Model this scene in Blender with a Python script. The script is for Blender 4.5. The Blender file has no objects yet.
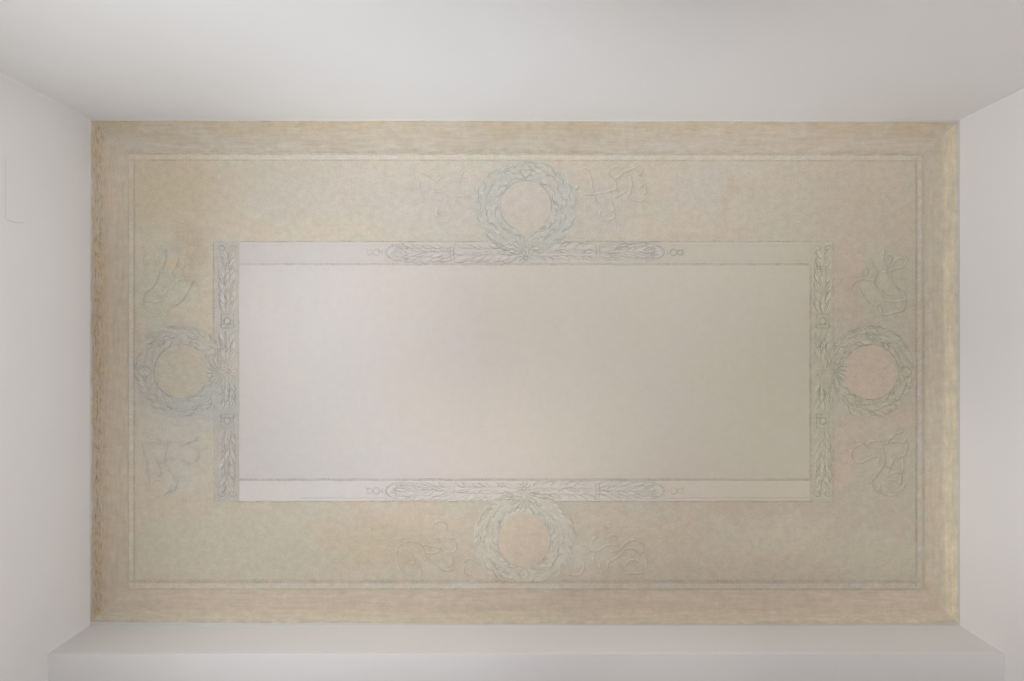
# A small white plastered room seen straight up: four walls round a faded painted ceiling.
import bpy, math, random
from mathutils import Vector

C = bpy.context.scene.collection
R = random.Random(11)
CAM_Z, H, F = 1.30, 2.60, 683.0            # camera height, distance to the ceiling, focal length in pixels (1024 wide)
S = H / F
def X(px): return (px - 512.0) * S          # ceiling-plane metres; the paint layout was measured in 1/263 m units
def Y(py): return (py - 340.5) * S
ZC = CAM_Z + H                              # underside of the ceiling
XL, XR, YT, YB = X(89.8), X(959.8), Y(119.8), Y(625.6)
ZS = CAM_Z + H / 1.0995                     # underside of the niche
YN = YB + 1.15                              # back of the niche
T = 0.15

# ------------------------------------------------------------------ materials
def new_mat(name):
    m = bpy.data.materials.new(name); m.use_nodes = True
    nt = m.node_tree
    b = nt.nodes['Principled BSDF']
    b.inputs['Roughness'].default_value = 0.85
    b.inputs['Specular IOR Level'].default_value = 0.15
    return m, nt, b
def node(nt, kind, **kw):
    n = nt.nodes.new(kind)
    for k, v in kw.items(): setattr(n, k, v)
    return n
def noise(nt, vec, scale, detail=4.0, rough=0.55, dist=0.0):
    n = node(nt, 'ShaderNodeTexNoise')
    n.inputs['Scale'].default_value = scale; n.inputs['Detail'].default_value = detail
    n.inputs['Roughness'].default_value = rough; n.inputs['Distortion'].default_value = dist
    nt.links.new(vec, n.inputs['Vector'])
    return n.outputs['Fac']
def remap(nt, val, a, b, c=0.0, d=1.0, smooth=False):
    n = node(nt, 'ShaderNodeMapRange')
    if smooth: n.interpolation_type = 'SMOOTHSTEP'
    for i, v in zip((1, 2, 3, 4), (a, b, c, d)): n.inputs[i].default_value = v
    nt.links.new(val, n.inputs[0]); return n.outputs[0]
def mixc(nt, fac, a, b, mode='MIX'):
    n = node(nt, 'ShaderNodeMix', data_type='RGBA', blend_type=mode)
    for sock, v in ((n.inputs[0], fac), (n.inputs[6], a), (n.inputs[7], b)):
        if isinstance(v, (int, float)): sock.default_value = v
        elif isinstance(v, tuple): sock.default_value = (*v[:3], 1.0)
        else: nt.links.new(v, sock)
    return n.outputs[2]
def math_(nt, op, a, b=0.0):
    n = node(nt, 'ShaderNodeMath', operation=op)
    for sock, v in ((n.inputs[0], a), (n.inputs[1], b)):
        if isinstance(v, (int, float)): sock.default_value = v
        else: nt.links.new(v, sock)
    return n.outputs[0]
def mapping(nt, vec, scale=(1, 1, 1), loc=(0, 0, 0)):
    n = node(nt, 'ShaderNodeMapping')
    n.inputs['Scale'].default_value = scale; n.inputs['Location'].default_value = loc
    nt.links.new(vec, n.inputs['Vector']); return n.outputs[0]
def position(nt): return node(nt, 'ShaderNodeNewGeometry').outputs['Position']
def grey(nt, val):
    n = node(nt, 'ShaderNodeCombineColor')
    for i in range(3): nt.links.new(val, n.inputs[i])
    return n.outputs[0]
def grain(nt, vec, col, fine=0.06, mid=0.06, fs=140.0, ms=38.0):
    g = remap(nt, noise(nt, vec, fs, 3.0), 0.3, 0.7, 1 - fine, 1 + fine)
    h = remap(nt, noise(nt, mapping(nt, vec, loc=(3.1, 1.7, 0)), ms, 3.0), 0.3, 0.7, 1 - mid, 1 + mid)
    return mixc(nt, 1.0, col, grey(nt, math_(nt, 'MULTIPLY', g, h)), 'MULTIPLY')
def blotches(nt, vec, col, spots):
    """soft stains: (x, y, rx, ry, colour, strength) with noisy outlines"""
    warp = node(nt, 'ShaderNodeTexNoise'); warp.inputs['Scale'].default_value = 9.0; warp.inputs['Detail'].default_value = 5.0
    nt.links.new(vec, warp.inputs['Vector'])
    off = node(nt, 'ShaderNodeVectorMath', operation='MULTIPLY_ADD')
    nt.links.new(warp.outputs['Color'], off.inputs[0]); off.inputs[1].default_value = (0.22, 0.22, 0); off.inputs[2].default_value = (-0.11, -0.11, 0)
    add = node(nt, 'ShaderNodeVectorMath', operation='ADD')
    nt.links.new(vec, add.inputs[0]); nt.links.new(off.outputs[0], add.inputs[1])
    for (px, py, rx, ry, c, st) in spots:
        sx, sy = 1 / (rx * S), 1 / (ry * S)
        mp = mapping(nt, add.outputs[0], (sx, sy, 0), (-X(px) * sx, -Y(py) * sy, 0))
        ln = node(nt, 'ShaderNodeVectorMath', operation='LENGTH'); nt.links.new(mp, ln.inputs[0])
        col = mixc(nt, remap(nt, ln.outputs['Value'], 0.35, 1.25, st, 0.0, True), col, c)
    return col
def finish(nt, b, col, alpha=None):
    nt.links.new(col, b.inputs['Base Color'])
    if alpha is not None: nt.links.new(alpha, b.inputs['Alpha'])

def plaster_mat(name, c):
    m, nt, b = new_mat(name)
    p = position(nt)
    col = mixc(nt, remap(nt, noise(nt, p, 2.2, 3.0), 0.3, 0.7), tuple(v * 0.99 for v in c), tuple(min(1, v * 1.01) for v in c))
    finish(nt, b, col)
    bp = node(nt, 'ShaderNodeBump'); bp.inputs['Strength'].default_value = 0.05; bp.inputs['Distance'].default_value = 0.002
    nt.links.new(noise(nt, p, 60.0, 3.0), bp.inputs['Height']); nt.links.new(bp.outputs[0], b.inputs['Normal'])
    return m
def floor_mat():
    m, nt, b = new_mat('worn_floor_tile')
    p = position(nt)
    br = node(nt, 'ShaderNodeTexBrick'); br.offset = 0.5; br.inputs['Scale'].default_value = 4.0
    br.inputs['Color1'].default_value = (.36, .29, .21, 1); br.inputs['Color2'].default_value = (.34, .27, .19, 1); br.inputs['Mortar'].default_value = (.28, .24, .19, 1)
    br.inputs['Mortar Size'].default_value = 0.01
    nt.links.new(p, br.inputs['Vector']); finish(nt, b, grain(nt, p, br.outputs['Color'], .03, .05, 60, 8))
    return m

def field_col(nt, p):
    big = remap(nt, noise(nt, p, 2.6, 5.0, 0.6, 0.3), 0.36, 0.64)
    col = mixc(nt, big, (.515, .478, .375), (.548, .465, .362))
    mid = remap(nt, noise(nt, mapping(nt, p, loc=(7, 2, 0)), 10.0, 5.0, 0.65), 0.42, 0.66, 0.0, 0.65)
    col = mixc(nt, mid, col, (.535, .500, .425))
    pk = remap(nt, noise(nt, mapping(nt, p, (1.0, 1.6, 1), (2, 9, 0)), 11.0, 4.0, 0.65), 0.50, 0.66, 0.0, 0.65)
    col = mixc(nt, pk, col, (.56, .455, .345))
    col = blotches(nt, p, col, FIELD_SPOTS)
    return grain(nt, p, col, 0.065, 0.055)
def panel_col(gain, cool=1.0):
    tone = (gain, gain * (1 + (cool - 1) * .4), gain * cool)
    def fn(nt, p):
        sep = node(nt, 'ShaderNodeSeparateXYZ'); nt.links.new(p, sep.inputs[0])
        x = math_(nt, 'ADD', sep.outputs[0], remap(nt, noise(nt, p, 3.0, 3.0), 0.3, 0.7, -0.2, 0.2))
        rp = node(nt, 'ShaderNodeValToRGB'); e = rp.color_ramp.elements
        stops = PANEL_LIT_STOPS
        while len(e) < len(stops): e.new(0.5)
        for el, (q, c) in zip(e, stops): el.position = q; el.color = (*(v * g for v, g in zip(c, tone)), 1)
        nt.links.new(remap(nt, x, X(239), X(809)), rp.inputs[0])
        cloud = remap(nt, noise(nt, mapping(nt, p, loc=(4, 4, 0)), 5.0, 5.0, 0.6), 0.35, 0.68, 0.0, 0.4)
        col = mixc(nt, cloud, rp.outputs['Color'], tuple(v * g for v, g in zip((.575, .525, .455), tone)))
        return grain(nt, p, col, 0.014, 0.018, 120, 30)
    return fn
PANEL_LIT_STOPS = [(0.0, (.575, .523, .494)), (0.15, (.560, .533, .508)), (0.30, (.588, .523, .486)), (0.50, (.600, .532, .452)), (0.75, (.564, .512, .420)), (1.0, (.556, .520, .398))]  # tint carries the mixed light's hue shift; the cooler stop paints the glow
def over(base, c, alpha, worn=0.5, scale=26.0, var=0.05):
    """worn paint of colour c brushed over the ground colour `base`"""
    def fn(nt, p):
        col = base(nt, p)
        a = remap(nt, noise(nt, p, scale, 4.0, 0.6), 0.36, 0.62, alpha * (1 - worn), alpha)
        return mixc(nt, a, col, grain(nt, p, mixc(nt, 0.0, c, c), var, var))
    return fn
def relief(base, gain, tint, worn=0.5, scale=30.0):
    """a brush stroke that deepens or lightens the ground colour under it"""
    def fn(nt, p):
        col = base(nt, p)
        a = remap(nt, noise(nt, p, scale, 3.0, 0.6), 0.40, 0.60, 1 - worn, 1.0)
        sp = remap(nt, noise(nt, mapping(nt, p, loc=(5, 8, 0)), 110.0, 3.0, 0.7), 0.38, 0.60, 1 - worn, 1.0)
        return mixc(nt, math_(nt, 'MULTIPLY', a, sp), col, mixc(nt, 1.0, col, tuple(gain * t for t in tint), 'MULTIPLY'))
    return fn
def paint_mat(name, fn):
    m, nt, b = new_mat(name)
    finish(nt, b, fn(nt, position(nt)))
    return m

def border_mat(name, stops, fleck, fleck_col, fleck_v, tint, sway=.13, ends=(1.0, 1.0, 1.0), run=1.0):
    """streaked band: u runs along the band in metres, v from the outer (0) to the inner edge (1)"""
    m, nt, b = new_mat(name)
    uv = node(nt, 'ShaderNodeUVMap', uv_map='UVMap').outputs[0]
    sep = node(nt, 'ShaderNodeSeparateXYZ'); nt.links.new(uv, sep.inputs[0])
    st = mapping(nt, uv, (11.0, 4.5, 1))
    n1 = noise(nt, st, 1.6, 6.0, 0.65, 0.4)
    v = math_(nt, 'ADD', sep.outputs[1], remap(nt, n1, 0.3, 0.7, -sway, sway))
    rp = node(nt, 'ShaderNodeValToRGB'); e = rp.color_ramp.elements
    while len(e) < len(stops): e.new(0.5)
    for el, (q, c) in zip(e, stops): el.position = q; el.color = (*c, 1)
    nt.links.new(v, rp.inputs[0])
    col = rp.outputs['Color']
    col = mixc(nt, remap(nt, noise(nt, mapping(nt, uv, (3.4, 1.0, 1), (5, 0, 0)), 2.0, 4.0, 0.6), 0.42, 0.64, 0, 0.75), col, tint)
    lines = remap(nt, noise(nt, mapping(nt, uv, (6.5, 9.0, 1), (1, 3, 0)), 1.3, 5.0, 0.7), 0.32, 0.68, 0.925, 1.07)
    col = mixc(nt, 1.0, col, grey(nt, lines), 'MULTIPLY')
    er = node(nt, 'ShaderNodeValToRGB'); ee = er.color_ramp.elements; ee.new(0.5)
    for el, (q, g) in zip(ee, zip((0.0, 0.5, 1.0), ends)): el.position = q; el.color = (g * .5, g * .5, g * .5, 1)
    nt.links.new(remap(nt, sep.outputs[0], 0.0, run), er.inputs[0])
    ev = node(nt, 'ShaderNodeVectorMath', operation='SCALE'); ev.inputs['Scale'].default_value = 2.0
    nt.links.new(er.outputs['Color'], ev.inputs[0])
    col = mixc(nt, 1.0, col, ev.outputs[0], 'MULTIPLY')
    # broken dark flecks in the edge moulding
    f1 = remap(nt, noise(nt, mapping(nt, uv, (26.0, 17.0, 1), (9, 4, 0)), 1.5, 5.0, 0.75), 0.50, 0.64, 0.0, fleck)
    win = math_(nt, 'MULTIPLY', remap(nt, sep.outputs[1], 0.0, 0.10), remap(nt, sep.outputs[1], fleck_v - 0.12, fleck_v + 0.1, 1.0, 0.0))
    col = mixc(nt, math_(nt, 'MULTIPLY', f1, win), col, fleck_col)
    finish(nt, b, grain(nt, position(nt), col, 0.04, 0.06, 120, 32))
    return m
# stains of the ochre field: x, y, radii (layout units), colour, strength
FIELD_SPOTS = [
    (165, 190, 70, 50, (.500, .415, .295), .75),
    (330, 190, 110, 40, (.512, .455, .392), .75),
    (450, 205, 75, 50, (.520, .468, .412), .75),
    (590, 205, 60, 42, (.510, .455, .390), .7),
    (165, 300, 40, 45, (.500, .480, .385), .75),
    (195, 250, 22, 30, (.460, .385, .280), .7),
    (195, 320, 26, 20, (.545, .465, .345), .6),
    (178, 375, 55, 60, (.455, .440, .378), .8),
    (206, 412, 40, 30, (.440, .448, .420), .65),
    (168, 450, 50, 50, (.505, .475, .410), .7),
    (700, 192, 46, 30, (.512, .472, .405), .7),
    (730, 185, 9, 24, (.520, .420, .315), .7),
    (655, 210, 24, 14, (.500, .468, .370), .5),
    (790, 200, 60, 40, (.510, .462, .370), .5),
    (855, 205, 45, 40, (.525, .450, .348), .6),
    (848, 280, 22, 45, (.545, .452, .350), .6),
    (885, 285, 32, 42, (.512, .488, .382), .7),
    (880, 465, 34, 45, (.522, .492, .380), .6),
    (850, 460, 14, 30, (.580, .475, .368), .6),
    (240, 545, 110, 36, (.525, .490, .385), .7),
    (340, 538, 34, 26, (.535, .460, .342), .7),
    (395, 545, 60, 30, (.520, .445, .325), .7),
    (592, 556, 34, 24, (.610, .565, .468), .7),
    (660, 545, 55, 30, (.590, .502, .388), .6),
    (720, 535, 20, 24, (.575, .540, .440), .6),
    (780, 540, 60, 30, (.600, .548, .420), .7),
    (880, 555, 60, 34, (.552, .518, .395), .7),
    (196, 348, 20, 12, (.520, .470, .425), .6),
    (150, 345, 14, 10, (.390, .372, .300), .5),
    (172, 258, 9, 6, (.545, .455, .320), .6),
    (168, 250, 14, 5, (.470, .465, .410), .6),
    (190, 480, 26, 16, (.530, .495, .430), .5),
    (300, 560, 60, 12, (.500, .470, .365), .5),
    (430, 520, 60, 12, (.575, .480, .360), .5),
    (610, 520, 50, 12, (.600, .515, .400), .5),
    (690, 520, 12, 18, (.600, .500, .385), .5),
    (730, 560, 30, 20, (.590, .500, .390), .5),
    (280, 170, 70, 8, (.490, .435, .345), .4),
    (560, 180, 26, 16, (.525, .455, .365), .4),
    (180, 215, 30, 8, (.530, .455, .345), .5),
    (165, 545, 30, 34, (.510, .480, .375), .6),
]
M = {
    'wall': plaster_mat('white_wall_plaster', (.80, .79, .78)),
    'ceiling': plaster_mat('white_ceiling_plaster', (.58, .57, .54)),
    'seam': plaster_mat('grey_hairline', (.70, .69, .68)),
    'floor': floor_mat(),
    'border_top': border_mat('ochre_border_top', [(0, (.43, .37, .27)), (.06, (.49, .40, .275)), (.22, (.485, .405, .295)), (.5, (.470, .402, .308)), (.8, (.478, .412, .325)), (.95, (.40, .345, .27)), (1, (.44, .39, .31))], .25, (.38, .31, .22), .5, (.50, .45, .38), .13, (1.0, 1.0, 1.14), 3.0),
    'border_left': border_mat('ochre_border_left', [(0, (.50, .43, .34)), (.08, (.49, .40, .28)), (.3, (.525, .43, .31)), (.55, (.535, .448, .340)), (1, (.520, .455, .355))], 1.0, (.29, .22, .135), .32, (.50, .445, .36)),
    'border_right': border_mat('ochre_border_right', [(0, (.66, .60, .47)), (.1, (.76, .67, .49)), (.33, (.75, .665, .50)), (.45, (.61, .535, .41)), (.8, (.60, .515, .395)), (.92, (.54, .465, .34)), (1, (.56, .50, .39))], .2, (.50, .42, .28), .4, (.60, .56, .44), .06, (.88, 1.0, 1.0), 1.6),
    'border_bottom': border_mat('ochre_border_bottom', [(0, (.50, .45, .36)), (.08, (.59, .535, .42)), (.26, (.585, .52, .395)), (.42, (.55, .466, .368)), (.75, (.558, .466, .372)), (.95, (.50, .435, .34)), (1, (.53, .47, .38))], .25, (.44, .36, .23), .5, (.58, .50, .39), .13, (.98, 1.0, 1.10), 3.0),
}
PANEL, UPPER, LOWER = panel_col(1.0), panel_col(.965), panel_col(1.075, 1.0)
GREYB = over(field_col, (.448, .438, .405), .8, .3, 16.0)
GREENB = over(field_col, (.525, .498, .382), .8, .25, 16.0)
UPPER_W, LOWER_W = over(UPPER, (.505, .480, .425), .6, .5, 14.0), over(LOWER, (.555, .525, .465), .6, .5, 14.0)
W_TOP = over(field_col, (.470, .468, .415), .8, .45, 15.0)
W_LEFT = over(field_col, (.440, .430, .385), .6, .6, 14.0)
W_RIGHT = over(field_col, (.522, .496, .385), .75, .5, 15.0)
W_BOTTOM = over(field_col, (.580, .550, .462), .75, .5, 15.0)
DARK, LIGHT = (1.0, 1.0, 1.0), (1.0, 1.01, 1.0)
for key, name, fn in [
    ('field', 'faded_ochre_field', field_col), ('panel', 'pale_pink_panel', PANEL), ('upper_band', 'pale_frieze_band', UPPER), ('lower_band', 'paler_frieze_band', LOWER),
    ('grey_band', 'grey_leaf_band_paint', GREYB), ('green_band', 'green_leaf_band_paint', GREENB), ('upper_band_wash', 'grey_green_frieze_wash', UPPER_W), ('lower_band_wash', 'grey_frieze_wash', LOWER_W),
    ('wreath_top', 'pale_green_wreath_wash', W_TOP), ('wreath_left', 'grey_wreath_wash', W_LEFT), ('wreath_right', 'green_wreath_wash', W_RIGHT), ('wreath_bottom', 'sage_wreath_wash', W_BOTTOM),
    ('disc_top', 'pale_pink_disc', over(field_col, (.540, .466, .402), .85, .25, 10.0)),
    ('disc_left', 'ochre_disc', over(field_col, (.505, .430, .320), .6, .5, 12.0)),
    ('disc_right', 'dusky_pink_disc', over(field_col, (.594, .494, .380), .9, .25, 10.0)),
    ('disc_bottom', 'pink_ochre_disc', over(field_col, (.595, .500, .385), .9, .25, 10.0)),
    ('fillet', 'pale_fillet_paint', relief(field_col, 1.10, (1, 1.03, 1.08), .45)),
    ('line', 'brown_grey_line_paint', relief(field_col, .70, (1, 1, 1.02), .65, 24.0)),
    ('soft_line', 'soft_grey_line_paint', relief(field_col, .79, (1, 1, 1.03), .65, 18.0)),
    ('faint_line', 'faint_grey_line_paint', relief(field_col, .89, (1, 1, 1.02), .7, 24.0)),
    ('band_line', 'grey_line_on_pale_band', relief(UPPER, .74, (1, 1, 1), .6, 24.0)),
    ('band_soft', 'soft_line_on_pale_band', relief(UPPER, .91, (1, 1, 1), .7, 24.0)),
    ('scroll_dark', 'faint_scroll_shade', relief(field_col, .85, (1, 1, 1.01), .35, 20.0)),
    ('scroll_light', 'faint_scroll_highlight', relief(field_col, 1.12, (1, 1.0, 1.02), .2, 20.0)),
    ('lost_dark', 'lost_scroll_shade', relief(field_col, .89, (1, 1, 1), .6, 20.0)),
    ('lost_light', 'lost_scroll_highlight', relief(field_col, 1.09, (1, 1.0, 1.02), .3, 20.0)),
]: M[key] = paint_mat(name, fn)
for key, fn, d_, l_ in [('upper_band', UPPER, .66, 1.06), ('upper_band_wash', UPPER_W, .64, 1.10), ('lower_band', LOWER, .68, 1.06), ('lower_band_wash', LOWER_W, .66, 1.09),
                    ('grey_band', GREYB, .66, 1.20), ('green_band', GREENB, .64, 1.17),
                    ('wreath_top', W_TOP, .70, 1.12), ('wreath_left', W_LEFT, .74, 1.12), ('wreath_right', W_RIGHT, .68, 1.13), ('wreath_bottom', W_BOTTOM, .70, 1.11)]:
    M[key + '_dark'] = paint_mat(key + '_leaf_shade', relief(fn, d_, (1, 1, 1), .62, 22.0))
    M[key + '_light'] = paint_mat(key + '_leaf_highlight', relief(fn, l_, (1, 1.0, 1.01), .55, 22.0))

# ------------------------------------------------------------------ mesh helpers
def link(name, verts, faces, mat, parent=None, uvs=None):
    me = bpy.data.meshes.new(name); me.from_pydata(verts, [], faces); me.materials.append(mat)
    if uvs:
        uv = me.uv_layers.new(name='UVMap')
        for l in me.loops: uv.data[l.index].uv = uvs[l.vertex_index]
    me.update()
    o = bpy.data.objects.new(name, me); C.objects.link(o)
    if parent is not None:
        o.parent = parent
        pl = parent
        off = Vector((0, 0, 0))
        while pl is not None: off += pl.location; pl = pl.parent
        for v in me.vertices: v.co -= off
    return o
def prism(name, poly, z0, z1, mat, parent=None):
    """vertical prism over a plan polygon (counter-clockwise seen from above)"""
    n = len(poly)
    v = [(x, y, z0) for x, y in poly] + [(x, y, z1) for x, y in poly]
    f = [tuple(reversed(range(n))), tuple(range(n, 2 * n))] + [(i, (i + 1) % n, n + (i + 1) % n, n + i) for i in range(n)]
    return link(name, v, f, mat, parent)
def rect(x0, x1, y0, y1): return [(x0, y0), (x1, y0), (x1, y1), (x0, y1)]
def tag(o, label, cat=None, kind=None):
    o['label'] = label
    if cat: o['category'] = cat
    if kind: o['kind'] = kind
    return o

LAYER = {'field': .0004, 'panel': .0006, 'band': .0008, 'fillet': .0010, 'line': .0012, 'wash': .0014, 'disc': .0016, 'light': .0018, 'dark': .0020}
class Paint:
    """collects flat brush marks in layout units; build() links them as one mesh just under the ceiling"""
    made = 0
    def __init__(s, layer):
        Paint.made += 1
        s.z = ZC - LAYER[layer] - (Paint.made % 16) * .000011; s.v = []; s.f = []; s.k = 0
    def poly(s, pts):
        n = len(s.v); s.k += 1
        z = s.z - (s.k % 29) * .0000004
        s.v += [(X(x), Y(y), z) for x, y in pts]
        a = sum(pts[i][0] * pts[(i + 1) % len(pts)][1] - pts[(i + 1) % len(pts)][0] * pts[i][1] for i in range(len(pts)))
        idx = list(range(n, n + len(pts)))
        s.f.append(tuple(idx if a < 0 else idx[::-1]))          # facing down
    def ribbon(s, pts, w, taper=True):
        if len(pts) < 2: return
        n = len(s.v); s.k += 1; z = s.z - (s.k % 29) * .0000004; m = len(pts)
        for i, (x, y) in enumerate(pts):
            a, b = pts[max(0, i - 1)], pts[min(m - 1, i + 1)]
            dx, dy = b[0] - a[0], b[1] - a[1]; d = math.hypot(dx, dy) or 1
            h = w / 2 * ((0.35 + 0.65 * math.sin(math.pi * i / (m - 1))) if taper else 1)
            nx, ny = -dy / d * h, dx / d * h
            s.v += [(X(x + nx), Y(y + ny), z), (X(x - nx), Y(y - ny), z)]
        for i in range(m - 1):
            q = n + 2 * i; s.f.append((q, q + 1, q + 3, q + 2)[::-1] if False else (q, q + 2, q + 3, q + 1)[::-1])
    def leaf(s, cx, cy, ang, L, W, half=0):
        ca, sa = math.cos(ang), math.sin(ang); up, dn = [], []
        for i in range(7):
            t = i / 6; u = L * (t - .5); h = W / 2 * math.sin(math.pi * min(1, t * 1.05 if t < .95 else 1)) ** .8 if 0 < t < 1 else 0
            up.append((u, h)); dn.append((u, -h))
        pts = up + dn[-2:0:-1] if half == 0 else (up + [(L * .25, 0), (-L * .25, 0)] if half > 0 else dn + [(L * .25, 0), (-L * .25, 0)])
        s.poly([(cx + u * ca - v * sa, cy + u * sa + v * ca) for u, v in pts])
    def leaf_edge(s, cx, cy, ang, L, W, side, w):
        ca, sa = math.cos(ang), math.sin(ang); pts = []
        for i in range(7):
            t = i / 6; u = L * (t - .5); v = side * W / 2 * (math.sin(math.pi * t) ** .8 if 0 < t < 1 else 0)
            pts.append((cx + u * ca - v * sa, cy + u * sa + v * ca))
        s.ribbon(pts, w)
    def line(s, x0, y0, x1, y1, w, wob=0.25, step=9.0):
        n = max(2, int(math.hypot(x1 - x0, y1 - y0) / step)); pts = []
        for i in range(n + 1):
            t = i / n; pts.append((x0 + (x1 - x0) * t + (R.uniform(-wob, wob) if y0 != y1 else 0), y0 + (y1 - y0) * t + (R.uniform(-wob, wob) if y0 == y1 else 0)))
        s.ribbon(pts, w, False)
    def ring(s, cx, cy, r0, r1, wob=0.0, n=72, a0=0.0, a1=2 * math.pi):
        b = len(s.v); s.k += 1; z = s.z - (s.k % 29) * .0000004
        for i in range(n + 1):
            a = a0 + (a1 - a0) * i / n
            k = 1 + wob * (math.sin(5 * a + cx) + .7 * math.sin(11 * a + cy) + .5 * math.sin(17 * a))
            s.v += [(X(cx + r0 * math.cos(a)), Y(cy + r0 * math.sin(a)), z), (X(cx + r1 * k * math.cos(a)), Y(cy + r1 * k * math.sin(a)), z)]
        for i in range(n): q = b + 2 * i; s.f.append((q, q + 2, q + 3, q + 1))
    def build(s, name, mat, parent): return link(name, s.v, s.f, mat, parent)
def spline(pts, n=6):
    """smooth curve through the points"""
    if len(pts) < 3: return [(pts[0][0] + (pts[-1][0] - pts[0][0]) * i / n, pts[0][1] + (pts[-1][1] - pts[0][1]) * i / n) for i in range(n + 1)]
    q = [pts[0]] + list(pts) + [pts[-1]]; out = []
    for i in range(1, len(q) - 2):
        p0, p1, p2, p3 = q[i - 1:i + 3]
        for k in range(n):
            t = k / n
            out.append(tuple(.5 * (2 * p1[d] + (p2[d] - p0[d]) * t + (2 * p0[d] - 5 * p1[d] + 4 * p2[d] - p3[d]) * t * t + (3 * p1[d] - p0[d] - 3 * p2[d] + p3[d]) * t ** 3) for d in (0, 1)))
    out.append(pts[-1]); return out

def build_pair(dk, lt, name, md, ml, parent):
    """shade and highlight strokes of one painted part, as one mesh with two materials"""
    n = len(lt.v)
    o = link(name, lt.v + dk.v, lt.f + [tuple(i + n for i in f) for f in dk.f], ml, parent)
    o.data.materials.append(md)
    for i, p in enumerate(o.data.polygons): p.material_index = 0 if i < len(lt.f) else 1
    return o

# ------------------------------------------------------------------ the room
def structure(o, label, cat): return tag(o, label, cat, 'structure')
structure(prism('ceiling', rect(XL - T, XR + T, YT - T, YB + T), ZC, ZC + T, M['ceiling']), 'white plaster ceiling around the painted decoration', 'ceiling')
wl = structure(prism('wall_left', rect(XL - T, XL, YT - T, YN + T), 0, ZC, M['wall']), 'plain white plaster wall along the left short end of the painted ceiling', 'wall')
structure(prism('wall_right', rect(XR, XR + T, YT - T, YN + T), 0, ZC, M['wall']), 'plain white plaster wall along the right short end of the painted ceiling', 'wall')
r = .006
arc = [(XL + r - r * math.sin(a), YT + r - r * math.cos(a)) for a in [math.pi / 2 * i / 8 for i in range(9)]]   # eased inner corner
structure(prism('wall_back', [(XL, YT - T), (XR, YT - T), (XR, YT)] + arc, 0, ZC, M['wall']), 'white plaster wall with a soft bright wash of light, along the long side', 'wall')
# the wall over the niche: short downstand with an eased arris, then the flat underside of the niche
e = .0012
prof = [(YB, ZC), (YB, ZS + e), (YB + e * .3, ZS + e * .3), (YB + e, ZS), (YN + T, ZS), (YN + T, ZC)]
v = [(x, y, z) for x in (XL, XR) for y, z in prof]; n = len(prof)
f = [tuple(range(n)), tuple(range(2 * n - 1, n - 1, -1))] + [(i, n + i, n + (i + 1) % n, (i + 1) % n) for i in range(n)]
structure(link('wall_front', v, f, M['wall']), 'white plaster downstand and soffit of the shallow niche along the long side', 'wall')
structure(prism('wall_niche', rect(XL, XR, YN, YN + T), 0, ZS, M['wall']), 'white plaster back wall of the niche', 'wall')
structure(prism('floor', rect(XL - T, XR + T, YT - T, YN + T), -T, 0, M['floor']), 'worn brown floor tiles', 'floor')
# hairline of an old plaster repair on the left wall
def on_left(px, py):
    z = -XL / ((512.0 - px) / F)
    return (XL + .0006, (py - 340.5) / F * z, CAM_Z + z)
def seam(pts, w):
    a = [Vector(on_left(*p)) for p in pts]; v = []; f = []
    for i, p in enumerate(a):
        d = (a[min(i + 1, len(a) - 1)] - a[max(i - 1, 0)]).normalized(); nrm = d.cross(Vector((1, 0, 0))) * w / 2
        v += [tuple(p + nrm), tuple(p - nrm)]
    for i in range(len(a) - 1): f.append((2 * i, 2 * i + 1, 2 * i + 3, 2 * i + 2))
    return link('hairline_crack', v, f, M['seam'], wl)
seam([(5, 158), (5.6, 190), (5, 219)], .003); seam([(7, 220), (15, 222.5), (24, 223)], .004)

# ------------------------------------------------------------------ the painted ceiling
root = bpy.data.objects.new('ceiling_painting', None); C.objects.link(root)
root.location = (X(525), Y(372), ZC)
tag(root, 'large faded ochre ceiling painting with four leaf wreaths around a pale rectangular panel', 'ceiling painting')

# outline of the paint: the plaster was trimmed by hand, so the edges run slightly crooked
def edge(a, b, amp, bow=0.0, n=60):
    out = []
    dx, dy = b[0] - a[0], b[1] - a[1]; L = math.hypot(dx, dy)
    w = 0.0
    for i in range(n + 1):
        t = i / n; w = w * .5 + R.uniform(-amp, amp)
        k = w * (1 if 0 < i < n else 0) + bow * math.sin(math.pi * min(1, t * 1.0)) ** .6 if 0 < t < 1 else 0
        out.append((a[0] + dx * t - dy / L * k, a[1] + dy * t + dx / L * k))
    return out
TLc, TRc, BRc, BLc = (91.2, 120.6), (958.0, 121.9), (958.8, 623.2), (91.4, 621.6)
tl, tr, br, bl = (131.0, 155.2), (920.0, 156.5), (920.0, 587.0), (131.0, 586.0)
def border(name_mat, outer, i0, i1, label):
    z = ZC - LAYER['field']; n = len(outer) - 1; v = []; uvs = []; f = []
    L = math.hypot(i1[0] - i0[0], i1[1] - i0[1]) * S; K = 5
    for i, (x, y) in enumerate(outer):
        t = i / n; ix, iy = i0[0] + (i1[0] - i0[0]) * t, i0[1] + (i1[1] - i0[1]) * t
        for k in range(K + 1):
            q = k / K; v.append((X(x + (ix - x) * q), Y(y + (iy - y) * q), z)); uvs.append((t * L, q))
    for i in range(n):
        for k in range(K):
            a = i * (K + 1) + k; f.append((a, a + 1, a + K + 2, a + K + 1))
    return tag(link('border_band', v, f, M[name_mat], root, uvs), label)
border('border_top', edge(TLc, TRc, .22), tl, tr, 'ochre streaked border along the long side with the thin pale fillet')
border('border_right', edge(TRc, BRc, .2), tr, br, 'border with a yellowish outer edge')
border('border_bottom', edge(BLc, BRc, .25, 1.6), bl, br, 'pinkish brown streaked border')
border('border_left', edge(TLc, BLc, .55, -.3, 110), tl, bl, 'brown border with dark broken flecks along its outer edge')

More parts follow.
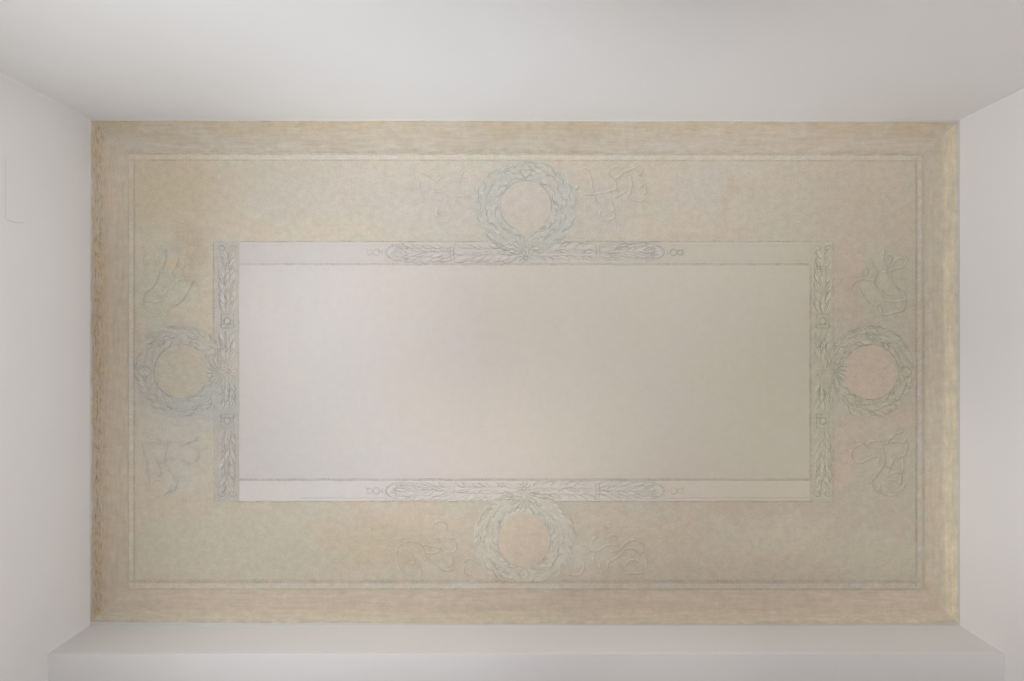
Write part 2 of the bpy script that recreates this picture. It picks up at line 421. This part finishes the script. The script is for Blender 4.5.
fld = Paint('field'); fld.poly([tl, tr, br, bl]); tag(fld.build('field', M['field'], root), 'mottled ochre, pink and grey-green ground around the inner frame')

def fillet(pa, pb, w, dark_sides):
    p = Paint('fillet'); p.line(*pa, *pb, w, .15); o = p.build('fillet', M['fillet'], root)
    for k, (off, dw, mat) in enumerate(dark_sides):
        q = Paint('line')
        ox, oy = (0, off) if pa[1] == pb[1] or abs(pa[0] - pb[0]) > abs(pa[1] - pb[1]) else (off, 0)
        q.line(pa[0] + ox, pa[1] + oy, pb[0] + ox, pb[1] + oy, dw, .3); q.build('shadow_line', M[mat], o)
fillet((130, 157.0), (921, 157.8), 4.4, [(3.2, 1.3, 'soft_line'), (-3.0, 1.8, 'soft_line')])
fillet((130, 585.8), (921, 586.0), 4.6, [(-4.6, 3.6, 'soft_line'), (3.2, 1.8, 'soft_line')])
fillet((131.2, 156), (131.2, 587), 4.0, [(3.4, 1.3, 'soft_line'), (-2.8, .9, 'faint_line')])
fillet((919.6, 157), (919.6, 587), 4.0, [(-3.6, 1.4, 'soft_line'), (3.8, 2.6, 'faint_line')])

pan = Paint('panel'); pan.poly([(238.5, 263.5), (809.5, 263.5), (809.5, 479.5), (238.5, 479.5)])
tag(pan.build('central_panel', M['panel'], root), 'plain pale panel, pinkish at one end and greenish beige at the other, with the tint of the light painted in')

# ---- inner frame
def leaf_row(dark, light, x0, y0, ang, length, rows, step, L, W, spread, jit=.12):
    """laurel leaves lying along a straight run"""
    ca, sa = math.cos(ang), math.sin(ang); d = step * .4
    while d < length:
        for r_ in rows:
            t = d + R.uniform(-1.2, 1.2); off = r_ + R.uniform(-.6, .6)
            cx, cy = x0 + t * ca - off * sa, y0 + t * sa + off * ca
            a = ang + (spread * (1 if r_ > 0 else -1 if r_ < 0 else R.choice((-.5, .5)))) + R.uniform(-jit, jit)
            LL, WW = L * R.uniform(.8, 1.15), W * R.uniform(.8, 1.15)
            light.leaf(cx, cy, a, LL, WW, R.choice((0, 1, 1)))
            dark.leaf_edge(cx, cy, a, LL, WW, -1, R.uniform(1.0, 1.9))
            if R.random() < .45: dark.leaf_edge(cx, cy, a, LL * .8, WW * .1, 1, .9)
        d += step
def curl(cx, cy, r0, a0, turns, sgn, n=20):
    return [(cx + r0 * (1 - .8 * i / n) * math.cos(a0 + sgn * turns * 2 * math.pi * i / n), cy + r0 * (1 - .8 * i / n) * math.sin(a0 + sgn * turns * 2 * math.pi * i / n)) for i in range(n + 1)]

def horizontal_frieze(key, y0, y1, label, lines):
    p = Paint('band'); p.poly([(238.5, y0), (809.5, y0), (809.5, y1), (238.5, y1)])
    o = tag(p.build('frieze_band', M[key], root), label)
    for (y, w, mat, xa, xb) in lines:
        q = Paint('line'); q.line(xa, y, xb, y, w, .3); q.build('edge_line', M[mat], o)
    ym = (y0 + y1) / 2; cx = 525.0
    w = Paint('wash'); m_ = 40
    w.poly([(384 + 282 * i / m_, y0 + 2 + R.uniform(-.8, .8)) for i in range(m_ + 1)] + [(666 - 282 * i / m_, y1 - 1 + R.uniform(-.8, .8)) for i in range(m_ + 1)])
    tag(w.build('garland_ground', M[key + '_wash'], o), 'greyer wash behind the leaf garland')
    for s in (1, -1):
        dk, lt = Paint('dark'), Paint('light')
        a = 0 if s > 0 else math.pi
        leaf_row(dk, lt, cx + s * 12, ym, a, 58, (-6.5, 0, 6.5), 8, 15, 5.5, .30)
        leaf_row(dk, lt, cx + s * 76, ym, a, 52, (-7, -2.5, 2.5, 7), 9, 17, 5, .22)
        # binding ties and the closing cup
        for bx in (70, 73.5, 128): dk.ribbon([(cx + s * bx, ym - 9), (cx + s * (bx + 1.5), ym), (cx + s * bx, ym + 9)], 1.3)
        dk.ribbon(spline([(cx + s * 120, ym - 9), (cx + s * 134, ym - 6), (cx + s * 139, ym), (cx + s * 134, ym + 6), (cx + s * 120, ym + 9)]), 1.5)
        lt.ribbon(spline([(cx + s * 122, ym - 7), (cx + s * 131, ym - 4), (cx + s * 135, ym), (cx + s * 131, ym + 4), (cx + s * 122, ym + 7)]), 2.0)
        for k in range(4): dk.leaf_edge(cx + s * (124 + 2 * k), ym - 4 + 2.6 * k, a + .2 * (k - 1.5), 12, 3, 1, 1.1)
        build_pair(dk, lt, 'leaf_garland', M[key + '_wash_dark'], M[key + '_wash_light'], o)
    for s in (1, -1):
        e_ = Paint('dark')
        ex = cx + s * 146
        e_.ribbon([(ex - s * 4, ym - 3), (ex - s * 3, ym), (ex - s * 4, ym + 3)], 1.2)
        e_.ring(ex + s * 2.5, ym, 2.6, 3.9, 0, 20)
        e_.ring(ex + s * 9, ym, 1.9, 3.1, 0, 18)
        e_.ribbon(spline([(ex + s * 10, ym + 3), (ex + s * 12, ym + 2.6), (ex + s * 14, ym + 4)]), 1.1)
        e_.ribbon(spline([(ex + s * 10, ym - 3), (ex + s * 12, ym - 2.6), (ex + s * 14, ym - 4)]), 1.0)
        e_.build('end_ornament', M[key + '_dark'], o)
    return o
horizontal_frieze('upper_band', 241.5, 263.5, 'pale frieze band between the panel and the wreath that the light falls on',
    [(241.6, 1.3, 'line', 216, 833), (264.2, 2.4, 'band_line', 239, 809), (245.6, .9, 'band_soft', 239, 809), (260.6, .9, 'band_soft', 239, 809)])
horizontal_frieze('lower_band', 480.0, 501.5, 'pale frieze band above the pink-centred wreath',
    [(479.6, 2.6, 'band_line', 239, 809), (501.4, 1.3, 'line', 214, 833), (497.8, .9, 'band_soft', 300, 809)])

def vertical_frieze(x0, x1, mat, label, lines):
    p = Paint('wash'); pts = [(x0 + R.uniform(-.3, .3), 241.5 + 260 * i / 30) for i in range(31)] + [(x1 + R.uniform(-.3, .3), 501.5 - 260 * i / 30) for i in range(31)]
    p.poly(pts); o = tag(p.build('frieze_band', M[mat], root), label)
    for (x, w, m_, ya, yb) in lines:
        q = Paint('line'); q.line(x, ya, x, yb, w, .3); q.build('edge_line', M[m_], o)
    xm = (x0 + x1) / 2 + .5; cy = 371.0
    for s in (1, -1):
        dk, lt = Paint('dark'), Paint('light')
        a = math.pi / 2 * s
        leaf_row(dk, lt, xm, cy + s * 14, a, 26, (-5, 0, 5), 8, 14, 5, .28)
        leaf_row(dk, lt, xm, cy + s * 62, a, 40, (-5.5, 0, 5.5), 9, 16, 5, .32)
        leaf_row(dk, lt, xm, cy + s * 106, a, 18, (-4, 4), 8, 13, 5, .4)
        y = cy + s * 50                                          # rosette in a square
        dk.ribbon([(xm - 6, y - 7), (xm + 6, y - 7), (xm + 6, y + 7), (xm - 6, y + 7), (xm - 6, y - 7)], 1.1, False)
        dk.ring(xm, y, 2.6, 4.0, 0, 20); lt.ring(xm, y, 0.2, 2.0, 0, 14)
        for q in (102, 104.5): dk.ribbon([(xm - 7, cy + s * q), (xm + 7, cy + s * q)], 1.0, False)
        for t in (1, -1):
            dk.ribbon(curl(xm + 5 * t, cy + s * 122, 4.5, 0 if t > 0 else math.pi, .9, t * s), 1.4)
            lt.ribbon(curl(xm + 4.5 * t, cy + s * 124, 3.2, 0 if t > 0 else math.pi, .9, t * s), 1.3)
            dk.ribbon(curl(xm + 5 * t, cy + s * 44, 4.0, math.pi if t > 0 else 0, .8, -t * s), 1.2)
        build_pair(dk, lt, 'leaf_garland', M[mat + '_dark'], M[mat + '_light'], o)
vertical_frieze(215.0, 239.0, 'grey_band', 'bluish grey leaf frieze on the short side beside the worn wreath',
    [(213.6, 1.1, 'line', 242, 372), (217.0, 1.2, 'line', 242, 350), (214.4, 1.6, 'soft_line', 372, 501), (238.6, 1.6, 'soft_line', 242, 501)])
vertical_frieze(811.5, 832.5, 'green_band', 'grey-green leaf frieze on the short side beside the dusky pink medallion',
    [(810.6, 2.8, 'soft_line', 264, 480), (815.6, 1.2, 'soft_line', 244, 500), (832.8, 1.6, 'soft_line', 242, 501), (829.6, 1.0, 'soft_line', 242, 330)])

# ---- wreaths
def squash(p, cx, cy, r_in, r_out, knot, far):
    """pull the side opposite the knot in, so that the wreath stops at the fillet"""
    q = (far - r_in) / (r_out - r_in); v = []
    for x, y, z in p.v:
        dx, dy = x / S + 512.0 - cx, y / S + 340.5 - cy; d = math.hypot(dx, dy)
        if d > r_in:
            c = max(0.0, -(dx * math.cos(knot) + dy * math.sin(knot)) / d)
            n = r_in + (d - r_in) * (1 - (1 - q) * c ** 3); x, y = X(cx + dx * n / d), Y(cy + dy * n / d)
        v.append((x, y, z))
    p.v = v
def wreath(cx, cy, r_in, r_out, knot, mat, disc, label, worn=1.0, far=46.0):
    fix = lambda *ps: [squash(p_, cx, cy, r_in, r_out, knot, far) for p_ in ps]
    p = Paint('wash'); p.ring(cx, cy, r_in - 1, r_out, .010); fix(p)
    kx, ky = math.cos(knot), math.sin(knot)
    o = tag(p.build('wreath', M[mat], root), label)
    d = Paint('disc'); d.poly([(cx + r_in * math.cos(a), cy + r_in * math.sin(a)) for a in [2 * math.pi * i / 56 for i in range(56)]])
    tag(d.build('medallion', M[disc], o), M[disc].name.replace('_', ' '))
    rg = Paint('dark'); rg.ring(cx, cy, r_in - .5, r_in + .7, 0, 60, knot + .5, knot + 2 * math.pi - .9); rg.build('rim_line', M[mat + '_dark'], o)
    wdt = r_out - r_in
    for s in (1, -1):
        dk, lt = Paint('dark'), Paint('light')
        for k, fr in enumerate((.16, .50, .84)):
            rr = r_in + wdt * fr; step = 7.0 / rr; th = .16 + .06 * k
            while th < math.pi - .10:
                a = knot + s * th; t = a + s * math.pi / 2
                la = t + s * (-.34, 0.0, .34)[k] * -1 * 1.0 + R.uniform(-.2, .2)
                q = rr + R.uniform(-1.2, 1.2)
                x, y = cx + q * math.cos(a), cy + q * math.sin(a)
                if R.random() < worn:
                    LL, WW = R.uniform(8.5, 12.5), R.uniform(3.6, 5.4)
                    lt.leaf(x, y, la, LL, WW, R.choice((0, 1, -1)))
                    dk.leaf_edge(x, y, la, LL, WW, R.choice((1, -1, -1)) * s, R.uniform(1.0, 1.9))
                    if R.random() < .5: dk.leaf_edge(x, y, la, LL * .75, .4, 1, .8)
                th += step * R.uniform(.85, 1.15)
            # small berries between the leaves
            for _ in range(3):
                a = knot + s * R.uniform(.4, 2.8); x, y = cx + rr * math.cos(a), cy + rr * math.sin(a)
                dk.ring(x, y, 1.0, 2.0, 0, 12)
        fix(dk, lt); build_pair(dk, lt, 'leaf_branch', M[mat + '_dark'], M[mat + '_light'], o)
    dk, lt = Paint('dark'), Paint('light')
    # flower where the two branches meet, opposite the knot
    ox, oy = cx - kx * (r_in + wdt * .5), cy - ky * (r_in + wdt * .5)
    for s in (1, -1):
        dk.ribbon(spline([(ox - kx * wdt * .42, oy - ky * wdt * .42), (ox + s * 6 * -ky, oy + s * 6 * kx), (ox + kx * wdt * .42, oy + ky * wdt * .42)]), 1.8)
        lt.ribbon(spline([(ox - kx * wdt * .3, oy - ky * wdt * .3), (ox + s * 3 * -ky, oy + s * 3 * kx), (ox + kx * wdt * .3, oy + ky * wdt * .3)]), 2.2)
    fix(dk, lt); build_pair(dk, lt, 'flower', M[mat + '_dark'], M[mat + '_light'], o)
    # ribbon knot: petals fanning over the frieze
    kd, kl = Paint('dark'), Paint('light')
    bx, by = cx + kx * (r_out - 7), cy + ky * (r_out - 7)
    for i in range(11):
        a = knot + math.pi + (i - 5) * .36
        kl.leaf(bx + 9 * math.cos(a), by + 9 * math.sin(a), a, 13, 4.2, 1); kd.leaf_edge(bx + 9 * math.cos(a), by + 9 * math.sin(a), a, 14, 4.0, -1, 1.4)
    fx, fy = cx + kx * (r_out + 1), cy + ky * (r_out + 1)
    for i in range(10):
        a = 2 * math.pi * i / 10
        kl.leaf(fx + 4.6 * math.cos(a), fy + 4.6 * math.sin(a), a, 6, 2.8); kd.leaf_edge(fx + 4.8 * math.cos(a), fy + 4.8 * math.sin(a), a, 6.4, 2.8, 1, 1.1)
    kd.ring(fx, fy, 1.2, 2.4, 0, 14)
    build_pair(kd, kl, 'rosette', M[mat + '_dark'], M[mat + '_light'], o)
wreath(525.8, 206.0, 25.5, 51.0, math.pi / 2, 'wreath_top', 'disc_top', 'pale grey-green leaf wreath in the brightest part of the field', 1.0, 45.0)
wreath(870.5, 372.0, 27.5, 46.0, math.pi, 'wreath_right', 'disc_right', 'grey-green leaf wreath round a dusky pink medallion', 1.0, 42.5)
wreath(524.0, 540.5, 26.5, 51.0, -math.pi / 2, 'wreath_bottom', 'disc_bottom', 'pale sage leaf wreath round a pink-ochre medallion, joined to its frieze by a rosette', 1.0, 41.0)
wreath(181.5, 371.5, 27.0, 46.5, 0.0, 'wreath_left', 'disc_left', 'worn grey wreath, half lost, round an ochre smudge', .72)

# ---- scrollwork, traced as brush strokes
def scroll(strokes, origin, k, label, w=1.5, flip=None, both=True):
    dk, lt = Paint('dark'), Paint('light')
    for st in strokes:
        pts = [(origin[0] + x / k, origin[1] + y / k) for x, y in st]
        if flip is not None: pts = [(2 * flip - x, y) for x, y in pts]
        c = spline(pts)
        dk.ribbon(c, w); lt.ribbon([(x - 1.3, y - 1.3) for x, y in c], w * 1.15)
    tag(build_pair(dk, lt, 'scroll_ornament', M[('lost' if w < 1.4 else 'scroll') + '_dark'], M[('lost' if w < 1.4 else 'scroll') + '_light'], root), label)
BR_ = [[(155,330),(190,300),(235,320),(270,350),(330,350),(380,320),(440,300),(500,310)], [(390,340),(450,360),(510,340),(560,290),(620,260),(680,275),(715,310),(720,360)],
       [(310,350),(290,420),(310,480),(350,500)], [(360,540),(410,500),(420,450),(520,390),(560,330)], [(470,420),(530,490),(550,530)], [(550,540),(640,545),(720,540)],
       [(40,540),(120,560),(190,540),(210,460),(180,400)], [(275,300),(290,250),(330,225)], [(400,110),(430,125),(440,155)], [(370,130),(400,150),(430,150)], [(545,350),(610,330),(690,390)],
       [(560,480),(590,440),(640,430),(680,460)], [(725,380),(745,440),(740,500)], [(420,240),(450,215),(480,235),(470,265)], [(330,440),(350,465),(340,495)]]
BL_ = [[(535,160),(550,120),(600,100),(650,120),(655,170)], [(660,240),(710,255),(740,310),(720,360),(650,365)], [(460,300),(530,310),(600,330),(640,350)], [(480,370),(540,375),(600,350)],
       [(300,280),(350,270),(420,285),(460,340),(480,400),(540,430)], [(230,400),(250,480),(300,540),(380,560)], [(310,430),(340,460),(380,450),(370,410)], [(690,400),(710,450),(680,480)],
       [(800,450),(850,420),(920,450)], [(800,480),(810,540),(870,560)], [(230,380),(240,320),(290,285)], [(560,240),(580,250),(590,280)], [(560,450),(600,500),(660,520),(720,500)], [(410,470),(440,520),(430,560)]]
TR_ = [[(420,150),(480,130),(560,90)], [(300,130),(290,165),(340,215)], [(280,320),(330,305),(380,310)], [(330,370),(380,350),(410,330)], [(310,400),(325,440)], [(250,550),(300,560),(340,530),(330,480),(310,490)],
       [(430,330),(470,380),(540,400),(600,385)], [(470,190),(490,240),(480,300)], [(550,290),(590,250)], [(160,340),(180,390),(210,420)], [(5,305),(40,260)], [(70,335),(110,345),(150,335)], [(520,180),(560,170),(580,130)],
       [(600,280),(610,320),(580,350)], [(320,120),(360,105),(410,120)], [(230,470),(215,510),(250,545)], [(40,318),(120,345),(200,335),(282,322)], [(325,440),(335,470),(322,490)], [(340,215),(360,260),(345,305)], [(410,330),(425,325),(432,332)], [(130,165),(150,250),(160,335)], [(590,250),(600,265),(602,282)], [(340,215),(380,190),(418,152)], [(480,300),(470,330),(455,355)], [(70,110),(110,130),(130,165)]]
RU_ = [[(330,40),(320,140),(350,210)], [(360,100),(400,120),(370,190)], [(300,260),(350,265),(400,240)], [(200,120),(215,200),(260,240)], [(250,290),(230,350),(250,400),(290,430)], [(380,280),(400,340),(440,400),(510,450),(530,520),(520,600)],
       [(130,490),(180,540),(250,590)], [(340,530),(400,545),(460,540)], [(10,440),(20,390),(60,345)], [(370,660),(440,640)], [(410,200),(430,160),(470,130),(520,150)], [(140,200),(170,240),(150,300)], [(290,420),(340,470),(420,480)], [(280,560),(300,620),(290,660)], [(510,80),(540,140),(520,200)], [(60,345),(110,330),(170,335),(235,350)], [(290,655),(330,670),(372,660)], [(350,210),(345,235),(350,262)], [(250,590),(265,575),(282,562)], [(460,540),(495,535),(525,525)], [(260,240),(265,265),(252,290)], [(440,640),(490,630),(520,600)], [(400,240),(390,260),(382,282)], [(520,200),(470,225),(402,240)], [(60,345),(95,420),(130,490)]]
RL_ = [[(150,170),(110,240),(140,310),(190,320)], [(240,310),(300,280)], [(260,170),(300,120),(370,110)], [(400,120),(420,200),(440,280),(430,340)], [(390,260),(370,330)], [(540,270),(510,320),(490,370)], [(560,280),(610,260)],
       [(360,440),(340,480)], [(310,490),(330,570),(370,600)], [(470,490),(540,500),(560,530)], [(550,610),(610,580),(640,520)], [(460,140),(540,120),(600,130)], [(560,40),(620,20)], [(640,90),(660,160),(640,220)], [(110,70),(150,110),(210,120)], [(390,540),(400,600),(460,640),(540,640)], [(480,450),(540,420),(600,430)], [(190,320),(220,325),(242,308)], [(300,280),(340,265),(390,262)], [(370,110),(390,112),(402,122)], [(430,340),(400,390),(360,440)], [(340,478),(320,482),(311,492)], [(490,370),(470,420),(480,450)], [(430,340),(460,360),(490,370)], [(560,530),(590,520),(600,430)], [(610,260),(640,245),(640,218)], [(600,130),(630,120),(642,95)], [(210,120),(240,140),(260,170)], [(150,170),(200,150),(210,120)], [(370,600),(385,575),(390,540)], [(560,40),(500,80),(460,140)], [(400,120),(430,140),(462,140)], [(610,260),(620,350),(600,430)], [(400,600),(390,610),(372,600)]]
scroll(TR_, (575, 155), 8.51, 'faint scrollwork between the pale wreath and the whitish patches')
scroll(TR_, (574, 157), 8.51, 'faint scrollwork on the bright side of the pale wreath', 1.2, flip=525.5)
scroll(BR_, (560, 510), 8.51, 'leafy scroll with a looping stem, beside the sage wreath towards the greenish corner')
scroll(BL_, (370, 510), 8.51, 'leafy scroll with a hooked tip, beside the sage wreath towards the flecked border')
scroll(RU_, (850, 245), 9.46, 'upright scroll on the short side, above the dusky pink medallion', 1.7)
scroll(RL_, (840, 430), 9.73, 'scroll with a curled foot on the short side, below the dusky pink medallion', 1.7)
scroll(RU_, (850, 245), 9.46, 'almost lost scroll above the worn wreath', 1.2, flip=525.0)
scroll(RL_, (840, 430), 9.73, 'almost lost scroll below the worn wreath', 1.2, flip=525.0)

# ------------------------------------------------------------------ light
RIG = [   # position and aim relative to the camera height, cone in degrees, strength per channel
    ((-1.286, 0.233, -0.3), (1.546, -0.195, 2.599), 48.1, (2.443, 2.447, 2.583)),
    ((-0.409, 0.893, -0.878), (-0.616, -0.923, 2.244), 42.9, (1.83, 1.875, 1.923)),
    ((-0.631, -0.5, -0.3), (1.391, 1.16, 2.293), 40.0, (1.547, 1.46, 1.437)),
    ((-1.003, -0.195, -0.624), (-0.368, -1.0, 1.405), 50.8, (0.968, 1.016, 1.049)),
    ((-1.063, 1.969, -0.3), (-0.169, 0.075, 2.145), 40.0, (1.769, 1.881, 2.076)),
    ((-1.3, -0.225, -0.3), (-0.445, 0.83, 3.455), 42.8, (1.269, 1.321, 1.349)),
    ((1.4, 0.3, -0.467), (-2.091, 0.353, 1.908), 50.9, (2.453, 2.37, 2.407)),
    ((-1.241, 0.57, -0.348), (-0.895, -0.702, 1.908), 45.4, (0.667, 0.701, 0.734)),
    ((0.467, -0.55, -0.3), (-0.402, 1.647, 3.322), 43.0, (1.342, 1.264, 1.289)),
    ((0.897, 1.319, -0.3), (1.427, -1.205, 2.375), 40.2, (0.83, 0.795, 0.765)),
    ((1.352, -0.546, -0.444), (-1.426, -0.246, 1.929), 52.6, (0.266, 0.268, 0.311)),
]
for p, a, ang, c in RIG:  # unseen spots added below the frame and fitted for brightness, not actual fixtures
    ld = bpy.data.lights.new('added_spot', 'SPOT'); lo = bpy.data.objects.new('added_spot', ld); C.objects.link(lo)
    k = max(c); ld.energy = 100 * k; ld.color = tuple(q / k for q in c)
    ld.spot_size = math.radians(ang); ld.spot_blend = 1.0; ld.shadow_soft_size = 0.25
    lo.location = Vector(p) + Vector((0, 0, CAM_Z))
    lo.rotation_euler = (Vector(a) - Vector(p)).to_track_quat('-Z', 'Y').to_euler()
w = bpy.data.worlds.new('world'); bpy.context.scene.world = w; w.use_nodes = True
w.node_tree.nodes['Background'].inputs[0].default_value = (.8, .85, 1, 1); w.node_tree.nodes['Background'].inputs[1].default_value = 0.2

# ------------------------------------------------------------------ camera
cam = bpy.data.cameras.new('camera'); co = bpy.data.objects.new('camera', cam); C.objects.link(co)
cam.sensor_width = 36.0; cam.lens = F / 1024 * 36.0; cam.clip_start = .01
co.location = (0, 0, CAM_Z); co.rotation_euler = (math.pi, 0, 0)
sc = bpy.context.scene; sc.camera = co
vs = sc.view_settings; vs.view_transform = 'Standard'; vs.look = 'None'; vs.exposure = 0.0; vs.gamma = 1.0; vs.use_curve_mapping = False
